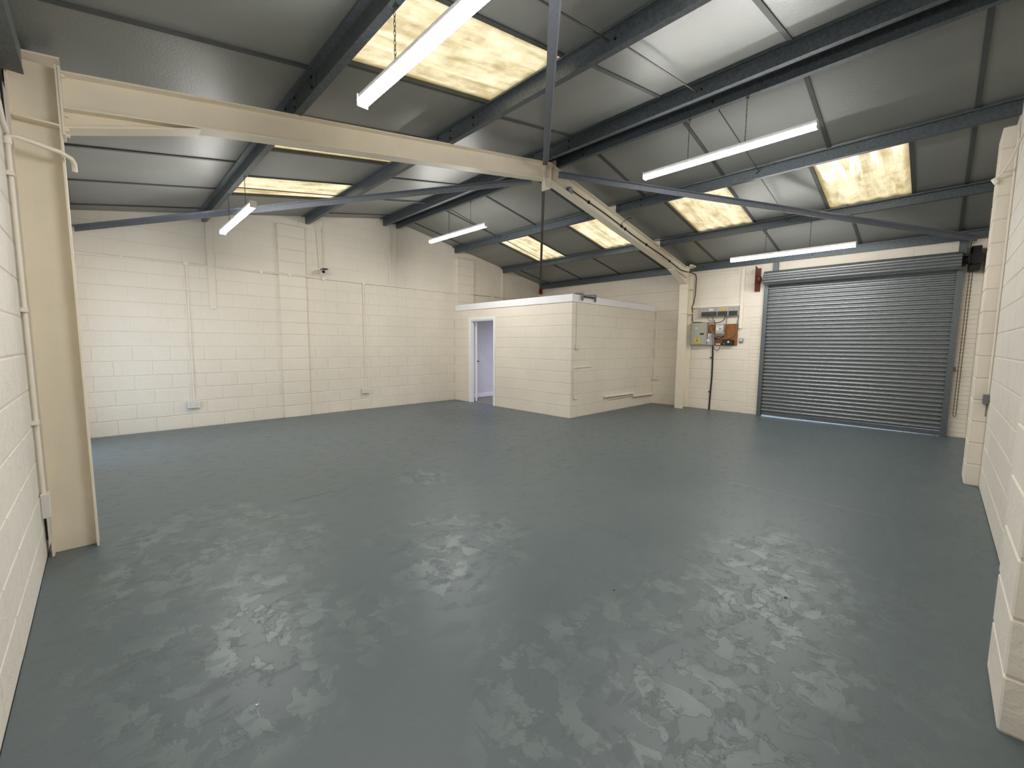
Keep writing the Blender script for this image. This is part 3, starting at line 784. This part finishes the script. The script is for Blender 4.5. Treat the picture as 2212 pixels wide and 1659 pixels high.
# flat cover strips on the gable
def strip(x0, x1, z0, z1, lab, y=LY): tag(box('cover_strip', (x0, y-.018, z0), (x1, y-.0005, z1), 'wall', None, .003), lab, 'trunking')
strip(1.955, 2.05, 1.98, 3.42, 'flat cream cover strip ending halfway down behind the left strip light')
strip(5.245, 5.30, 2.73, 3.95, 'narrow left edge strip up to the ridge above the back wall conduit')
strip(5.40, 5.45, 2.73, 3.92, 'second narrow strip to the right of the ridge joint')
strip(8.66, 8.74, 2.40, 3.45, 'cream strip on the back wall above the office, under the lower purlin')
def socket(x0, x1, z0, z1, lab, single=False):
    t = thing('double_socket', lab, 'socket', ((x0+x1)/2, LY-.03, z0))
    MB().cbox((x0, LY-.042, z0), (x1, LY-.001, z1), .004).build('back_box', 'plastic', t)
    fp = MB().cbox((x0-.002, LY-.052, z0-.001), (x1+.002, LY-.0425, z1+.001), .003).build('face_plate', 'plastic', t)
    for c in ((x0*.72+x1*.28), (x0*.28+x1*.72)):
        for dx, dz, w_, h_ in ((0, .012, .004, .010), (-.012, -.006, .007, .004), (.012, -.006, .007, .004)):
            MB().box((c+dx-w_/2, LY-.0535, (z0+z1)/2-.012+dz-h_/2), (c+dx+w_/2, LY-.052, (z0+z1)/2-.012+dz+h_/2)).build('pin_hole', 'dark', fp)
        MB().cbox((c-.008, LY-.056, z1-.032), (c+.008, LY-.052, z1-.014), .001).build('rocker', 'plastic', t)
socket(1.565, 1.74, .335, .445, 'white double socket on the left part of the back wall')
socket(4.56, 4.73, .352, .455, 'white double socket on the back wall between the pier and the office')
# security camera
t = thing('security_camera', 'small black and white camera on the back wall conduit', 'camera', (3.83, LY-.05, 2.8))
MB().cyl((3.81, LY-.001, 2.75), (3.81, LY-.03, 2.75), .035, 14).build('base', 'plastic', t)
MB().tube([(3.81, LY-.03, 2.75), (3.81, LY-.07, 2.78), (3.81, LY-.09, 2.82)], .012, 8).build('arm', 'plastic', t)
MB().cyl((3.83, LY-.04, 2.845), (3.78, LY-.17, 2.80), .034, 14).build('housing', 'plastic', t)
MB().cyl((3.78, LY-.1705, 2.80), (3.779, LY-.176, 2.798), .028, 14).build('lens', 'dark', t)
MB().cbox((3.77, LY-.19, 2.85), (3.87, LY-.03, 2.868), .004).build('sun_hood', 'dark', t)

# fittings beside the shutter (wall plane x = WX)
def wb(name, y0, y1, z0, z1, d, mat, parent=None, ch=.004, base=0):
    return box(name, (WX-base-d, y0, z0), (WX-base-.001, y1, z1), mat, parent, ch)
run('wall_conduit', [(WX-.016, 4.80, 3.055), (WX-.016, 3.88, 3.03)], .012, 'upper level conduit under the eaves beam, left of the shutter')
run('wall_conduit', [(WX-.016, 4.78, 2.985), (WX-.016, 4.3, 2.985), (WX-.016, 3.88, 2.975)], .010, 'lower level conduit just beneath it, left of the shutter')
o = wb('cable_trunking', 3.755, 3.825, 1.80, 3.07, .045, 'conduit'); tag(o, 'vertical cream cable trunking beside the red shutter plate', 'trunking')
o = wb('cable_trunking', 3.828, 4.81, 2.275, 2.33, .05, 'conduit'); tag(o, 'level cream trunking above the row of dark switches', 'trunking')
run('wall_conduit', [(WX-.012, 3.79, 1.80), (WX-.012, 3.785, 1.60)], .010, 'short conduit below the vertical trunking to the round switch')
t = thing('isolator_switch', 'small pale round-cornered switch right of the brown backboard', 'switch', (WX-.03, 3.755, 1.5))
MB().cbox((WX-.055, 3.715, 1.51), (WX-.001, 3.80, 1.60), .014).build('box', 'lightgrey', t)
MB().cyl((WX-.055, 3.757, 1.556), (WX-.072, 3.757, 1.556), .02, 14).build('knob', 'plastic', t)
run('wall_conduit', [(WX-.012, 3.75, 2.96)]+[(WX-.012, 3.70-.02*k, 2.90+.006*k*k) for k in range(1, 7)]+[(WX-.012, 3.50, 3.10)], .007, 'thin curved cable tray pipe from trunking to the red plate')
run('wall_conduit', [(WX-.012, 5.0, 2.709), (WX-.012, 9.40, 2.712)], .008, 'thin level conduit from the right column over the office roof')
run('wall_conduit', [(WX-.012, 5.0, 2.258), (WX-.012, 5.72, 2.262)], .009, 'short level conduit between office corner and right column')
run('wall_conduit', [(WX-.014, 5.67, 2.25), (WX-.014, 5.67, .69)], .009, 'vertical conduit in the corner beside the office front')
t = thing('double_socket', 'white double socket low in the corner beside the office front', 'socket', (WX-.03, 5.66, .59))
wb('back_box', 5.58, 5.735, .595, .69, .042, 'plastic', t); wb('face_plate', 5.578, 5.737, .593, .692, .009, 'plastic', t, .003, .042)
wb('rocker', 5.60, 5.615, .65, .67, .004, 'greybox', t, .001, .051); wb('rocker', 5.70, 5.715, .65, .67, .004, 'greybox', t, .001, .051)
# switch row
t = thing('switchgear', 'long grey panel with three dark switch windows above the meter', 'fuse panel', (WX-.05, 4.2, 2.08))
wb('housing', 3.83, 4.625, 2.075, 2.27, .09, 'cabinet', t, .006)
for (a, b) in ((4.265, 4.585), (4.045, 4.24), (3.845, 4.015)):
    w_ = wb('dark_cover', a, b, 2.085, 2.175, .022, 'darkgrey', t, .004, .09)
    n = max(2, int((b-a)/.045))
    for k in range(n):
        y = a+(b-a)*(k+.5)/n; wb('switch_lever', y-.01, y+.01, 2.115, 2.14, .006, 'dark', w_, .001, .112)
wb('warning_label', 4.09, 4.20, 2.19, 2.235, .002, 'yellow', t, 0, .09); wb('white_label', 4.34, 4.43, 2.20, 2.24, .002, 'sticker', t, 0, .09); wb('side_label', 4.44, 4.52, 2.205, 2.245, .002, 'lightgrey', t, 0, .09)
MB().tube([(WX-.094, 4.235, 2.185)]+arc((WX-.094, 4.195, 2.21), .04, 0, 90, 4, (1, 2))+arc((WX-.094, 4.085, 2.21), .04, 90, 180, 4, (1, 2))+[(WX-.094, 4.045, 2.185)], .006, 6).build('white_cord', 'sticker', t)
for y in (4.55, 3.93): MB().cyl((WX-.09, y, 2.235), (WX-.094, y, 2.235), .008, 8).build('screw', 'dark', t)
# distribution board
t = thing('distribution_board', 'grey metal distribution cabinet with yellow warning label beside the right column', 'electrical cabinet', (WX-.07, 4.72, 1.44))
wb('cabinet_body', 4.452, 4.818, 1.45, 1.94, .12, 'cabinet', t, .006)
dr = wb('door', 4.495, 4.79, 1.46, 1.925, .012, 'cabinet', t, .003, .12)
wb('latch', 4.50, 4.585, 1.675, 1.71, .006, 'dark', dr, .001, .132)
wl_ = wb('warning_label', 4.59, 4.69, 1.51, 1.60, .0015, 'yellow', dr, 0, .132)
MB().prism([(4.62, 1.53), (4.66, 1.53), (4.64, 1.57)], 0, WX-.1345, WX-.1336).build('black_triangle', 'dark', dr)
wb('label_bar', 4.62, 4.66, 1.580, 1.588, .0008, 'dark', dr, 0, .1337)
wb('white_label', 4.65, 4.69, 1.80, 1.84, .0015, 'sticker', dr, 0, .132)
wb('label_mark', 4.66, 4.68, 1.815, 1.825, .0008, 'greybox', dr, 0, .1337)
# backboard and what is screwed to it
o = wb('backboard', 3.84, 4.445, 1.44, 1.905, .018, 'ply', None, .002); tag(o, 'brown wooden backboard carrying the meter and fuses', 'board')
B_ = .02
t = thing('electricity_meter', 'grey electricity meter with white face and yellow strip on the backboard', 'meter', (WX-.05, 4.185, 1.65))
wb('case', 4.098, 4.275, 1.66, 1.90, .075, 'lightgrey', t, .008, B_)
fp = wb('face', 4.12, 4.255, 1.765, 1.885, .006, 'sticker', t, .002, B_+.075)
wb('display', 4.14, 4.20, 1.785, 1.805, .002, 'lcd', fp, 0, B_+.081); wb('print_line', 4.15, 4.235, 1.86, 1.87, .001, 'greybox', fp, 0, B_+.081); wb('print_line', 4.16, 4.23, 1.83, 1.836, .001, 'greybox', fp, 0, B_+.081)
wb('yellow_label', 4.125, 4.25, 1.722, 1.745, .002, 'yellow', t, 0, B_+.075); wb('terminal_cover', 4.105, 4.268, 1.64, 1.70, .08, 'greybox', t, .004, B_)
t = thing('main_fuse', 'grey main fuse block with light cover left of the meter cables', 'fuse box', (WX-.05, 4.42, 1.45))
wb('block', 4.30, 4.445, 1.445, 1.615, .075, 'lightgrey', t, .008, B_)
for k in range(3): wb('fuse_carrier', 4.31+k*.045, 4.34+k*.045, 1.617, 1.70, .06, 'plastic', t, .004, B_)
wb('label', 4.38, 4.45, 1.53, 1.57, .0015, 'sticker', t, 0, B_+.075)
t = thing('time_switch', 'black box with white tag low on the backboard', 'electrical box', (WX-.05, 4.02, 1.45))
wb('case', 3.895, 4.115, 1.445, 1.56, .08, 'dark', t, .01, B_)
wb('white_tag', 3.97, 4.01, 1.50, 1.535, .002, 'sticker', t, 0, B_+.08); MB().cyl((WX-B_-.08, 4.08, 1.475), (WX-B_-.086, 4.08, 1.475), .008, 8).build('screw', 'sticker', t)
t = thing('fuse_holder', 'two small white fuses on a dark base between main fuse and black box', 'fuse', (WX-.04, 4.21, 1.45))
wb('base', 4.155, 4.255, 1.447, 1.49, .035, 'dark', t, .003, B_); wb('fuse', 4.16, 4.20, 1.455, 1.482, .02, 'sticker', t, .003, B_+.035); wb('fuse', 4.21, 4.25, 1.455, 1.482, .02, 'sticker', t, .003, B_+.035)
def bez(pts, n=18):
    P_ = [Vector(p) for p in pts]; out = []
    for i in range(n+1):
        t_ = i/n; Q = list(P_)
        while len(Q) > 1: Q = [a.lerp(b, t_) for a, b in zip(Q, Q[1:])]
        out.append(Q[0])
    return out
CX = WX-.06
G_ = 'cables around the meter board'
run('power_cable', bez([(CX, 4.46, 2.075), (CX, 4.47, 1.97), (CX, 4.40, 1.96), (CX, 4.33, 1.98), (CX, 4.30, 1.96)]), .007, 'thin grey cable looping under the left end of the fuse panel', 'cable', 'greycable', 6)
run('power_cable', bez([(CX, 4.36, 2.075), (CX, 4.36, 2.0), (CX-.02, 4.28, 1.97), (CX-.02, 4.29, 1.90)]), .011, 'thick grey cable from fuse panel to the top of the meter', 'cable', 'greycable', 6)
run('power_cable', bez([(CX-.03, 4.085, 2.075), (CX-.03, 4.09, 1.96), (CX-.03, 4.16, 1.91), (CX-.03, 4.35, 1.92), (CX-.04, 4.60, 1.95)]), .008, 'black cable curving from fuse panel back to the cabinet top', 'cable', 'cable', 6)
run('power_cable', bez([(CX, 4.06, 2.075), (CX, 4.06, 1.9), (CX-.03, 4.06, 1.75), (CX-.03, 4.12, 1.66), (CX-.03, 4.2, 1.60), (CX-.03, 4.30, 1.59)]), .009, 'grey cable passing right of the meter and under it', 'cable', 'greycable', 6)
run('power_cable', bez([(CX, 3.83, 2.075), (CX, 3.83, 1.95), (CX, 3.87, 1.85), (CX-.0, 3.86, 1.68), (CX, 3.86, 1.6), (CX-.02, 3.98, 1.58), (CX-.03, 4.2, 1.59)]), .009, 'grey cable down the right edge of the backboard', 'cable', 'greycable', 6)
run('power_cable', bez([(CX-.02, 4.42, 1.87), (CX-.04, 4.34, 1.83), (CX-.04, 4.33, 1.70), (CX-.05, 4.28, 1.52), (CX-.05, 4.15, 1.60), (CX-.05, 4.10, 1.66)]), .010, 'grey cable looping between main fuse and meter', 'cable', 'greycable', 6)
run('power_cable', bez([(CX-.02, 4.40, 1.85), (CX-.05, 4.30, 1.80), (CX-.06, 4.33, 1.50), (CX-.05, 4.34, 1.28), (CX-.03, 4.16, 1.24), (CX-.02, 4.16, 1.45)], 26), .009, 'grey cable hanging in a loop below the backboard', 'cable', 'greycable', 6)
t = thing('supply_cable', 'thick black supply cable rising from the floor to the main fuse', 'cable', (WX-.02, 4.34, 0))
MB().tube([(WX-.018, 4.345, .001), (WX-.018, 4.335, .35), (WX-.018, 4.32, .75), (WX-.018, 4.325, 1.2), (WX-.018, 4.335, 1.443)], .016, 8).build('sheath', 'cable', t)
for z in (.40, 1.17): MB().box((WX-.03, 4.335, z-.012), (WX-.002, 4.38, z+.012)).build('clip', 'dark', t)
# cable from the box on the rafter down to the cabinet
t = thing('junction_box', 'round grey junction box on the right rafter near the apex', 'junction box', (5.78, 4.82, 3.72))
MB().cyl((5.78, 4.895, 3.735), (5.78, 4.85, 3.735), .055, 18).build('body', 'greybox', t)
MB().cyl((5.78, 4.85, 3.735), (5.78, 4.843, 3.735), .035, 14).build('lid', 'lightgrey', t)
zr_ = lambda x: 3.048+.1775*(2*RX-x)-.115
t = thing('rafter_cable', 'dark cable clipped along the right rafter and down to the grey cabinet', 'cable', (8, 4.87, 3.4))
pts = [(x, 4.885, zr_(x)+.01*math.sin(x*3)) for x in [5.84+.3*k for k in range(14)]]
pts += [(9.98, 4.86, 3.06), (10.02, 4.80, 3.05), (10.25, 4.76, 3.02), (10.30, 4.76, 2.95), (10.30, 4.765, 2.6), (10.30, 4.79, 2.4), (10.30, 4.83, 2.3), (10.30, 4.81, 2.2), (10.30, 4.81, 2.02), (10.27, 4.78, 1.955), (10.26, 4.6, 1.95)]
MB().tube(pts, .010, 6).build('sheath', 'cable', t)
for x in (6.3, 7.3, 7.42, 8.2, 9.2): MB().box((x-.02, 4.872, zr_(x)-.022+.01*math.sin(x*3)), (x+.02, 4.9, zr_(x)+.022+.01*math.sin(x*3))).build('clip', 'brown', t)
MB().tube(bez([(7.25, 4.88, zr_(7.25)), (7.27, 4.80, 3.63), (7.42, 4.81, 3.66), (7.52, 4.82, 3.70)]), .005, 6).build('branch_wire', 'cable', t)

# ---- office front: switch, pipes, hook
FY = OY-.001
run('wall_conduit', [(OX+.148, FY-.01, 2.245), (OX+.148, FY-.01, 1.43)], .009, 'vertical conduit from the white fascia to the light switch on the office')
t = thing('light_switch', 'small white light switch near the office corner', 'switch', (OX+.18, FY-.02, 1.35))
MB().cbox((OX+.115, FY-.036, 1.345), (OX+.21, FY, 1.43), .004).build('box', 'plastic', t); MB().cbox((OX+.150, FY-.042, 1.375), (OX+.175, FY-.036, 1.40), .001).build('rocker', 'white', t)
MB().tube([(7.72, FY-.012, .995), (7.135, FY-.012, .985), (7.125, FY-.012, .97), (7.13, FY-.012, .45)]+arc((7.18, FY-.012, .42), .05, 180, 270, 4, (0, 2))+[(7.21, FY-.02, .372), (7.24, FY-.035, .385)], .010, 8).build('water_pipe', 'conduit')
tag(D.objects['water_pipe'], 'thin cream pipe bent around near the office corner, ending in a hook', 'pipe')
t = thing('waste_pipe', 'thick cream pipe low on the office front with a step in it', 'pipe', (9, FY-.03, .3))
MB().tube([(8.19, FY-.03, .333), (9.38, FY-.03, .318)], .026, 10).build('left_length', 'conduit', t)
MB().tube([(9.38, FY-.03, .33), (9.40, FY-.03, .245)], .028, 10).build('elbow', 'conduit', t)
MB().tube([(9.40, FY-.03, .245), (WX-.03, FY-.03, .232)], .024, 10).build('right_length', 'conduit', t)
run('water_pipe', [(8.43, FY-.012, .255), (8.6, FY-.012, .262), (9.36, FY-.012, .262)], .011, 'thin pipe under the thick pipe on the office front', 'pipe')
run('roof_rail', [(OX+.25, OY+.02, 2.396), (WX-.3, OY+.03, 2.396)], .005, 'thin dark line of cable lying on the edge of the office roof', 'cable', 'dark')
t = thing('ladder_bracket', 'dark steel bracket hooked over the white fascia of the office roof', 'bracket', (7.5, OY, 2.4))
for x in (7.285, 7.715): MB().cbox((x-.018, OY-.075, 2.28), (x+.018, OY-.045, 2.42), .003).cbox((x-.014, OY-.06, 2.405), (x+.014, OY+.14, 2.43), .003).build('hook', 'greybox', t)
MB().cbox((7.30, OY-.065, 2.345), (7.70, OY-.04, 2.375), .003).build('crossbar', 'darkgrey', t)
MB().tube([(7.2, OY+.05, 2.405), (7.75, OY+.06, 2.405)], .012, 8).build('rear_bar', 'darkgrey', t)

# ---- left wall conduit beside the column
t = thing('wall_conduit', 'cream conduit up the left wall beside the column, bending over it near the top', 'conduit', (.29, 4.74, 0))
MB().tube([(.287, 4.745, .46), (.287, 4.745, 2.60)], .012, 8).build('pipe', 'conduit', t)
MB().tube([(.287, 4.745, 2.58), (.292, 4.745, 2.64), (.33, 4.748, 2.645), (.50, 4.762, 2.615), (.545, 4.80, 2.60), (.556, 4.84, 2.585), (.556, 4.86, 2.54)], .0135, 8).build('bend', 'conduit', t)
MB().tube([(.279, 4.60, 2.78), (.281, 4.68, 2.70), (.289, 4.74, 2.655)], .012, 8).build('side_branch', 'conduit', t)
MB().cyl((.287, 4.745, 2.59), (.287, 4.745, 2.63), .019, 10).build('coupler', 'conduit', t)
for z in (2.42, 1.62, .92): MB().box((X0+.001, 4.715, z-.012), (.302, 4.775, z+.012)).build('clip', 'conduit', t)
t = thing('junction_box', 'small white box low on the left wall at the column foot', 'junction box', (.29, 4.76, .3))
MB().cbox((X0+.001, 4.715, .30), (.315, 4.80, .46), .005).build('box', 'plastic', t)
t = thing('rafter_cable', 'thin black cable in the gap between left wall and cream column', 'cable', (.28, 4.80, 1.5))
MB().tube([(.279, 4.806, 3.0), (.279, 4.804, 2.0), (.279, 4.806, 1.0), (.279, 4.806, .13)], .006, 6).build('sheath', 'cable', t)
for z in (1.62, 2.22): MB().box((.274, 4.797, z-.014), (.29, 4.815, z+.014)).build('clip', 'dark', t)

# ---- right wall: conduit, grey box, cable over the pier
run('wall_conduit', [(6.985, Y0+.010, 3.5), (6.985, Y0+.010, .98)], .009, 'thin cream conduit in the corner between right wall and far pier')
t = thing('junction_box', 'small grey box on the right wall beside the far pier', 'junction box', (6.97, .44, .9))
MB().cbox((6.93, Y0+.001, .87), (7.02, .455, .965), .004).build('box', 'greybox', t)
MB().tube([(6.99, Y0+.012, .87), (6.99, Y0+.012, .74)], .005, 6).build('wire_tail', 'greycable', t)
t = thing('loose_cable', 'pale cable drooping from the right wall to the top of the far pier', 'cable', (6.9, .5, 3.3))
MB().tube(bez([(6.3, Y0+.014, 3.30), (6.8, Y0+.03, 3.26), (6.95, .46, 3.15), (7.005, .54, 3.09)]), .009, 6).build('sheath', 'conduit', t)
MB().cyl((7.01, .523, 3.05), (7.01, .55, 3.10), .022, 8).build('knot', 'conduit', t)

# chips lying on the floor
for (x, y, m_, lab, s_) in ((2.675, 2.033, 'dark', 'tiny dark chip on the floor near the middle', .006), (3.327, 1.31, 'dark', 'dark chip on the floor towards the right wall', .010), (.963, 2.591, 'sticker', 'tiny white fleck on the floor at lower left', .005)):
    o = MB().cbox((x-s_, y-s_*.7, 0), (x+s_, y+s_*.7, s_*.5), s_*.2).build('floor_chip', m_); tag(o, lab, 'debris')
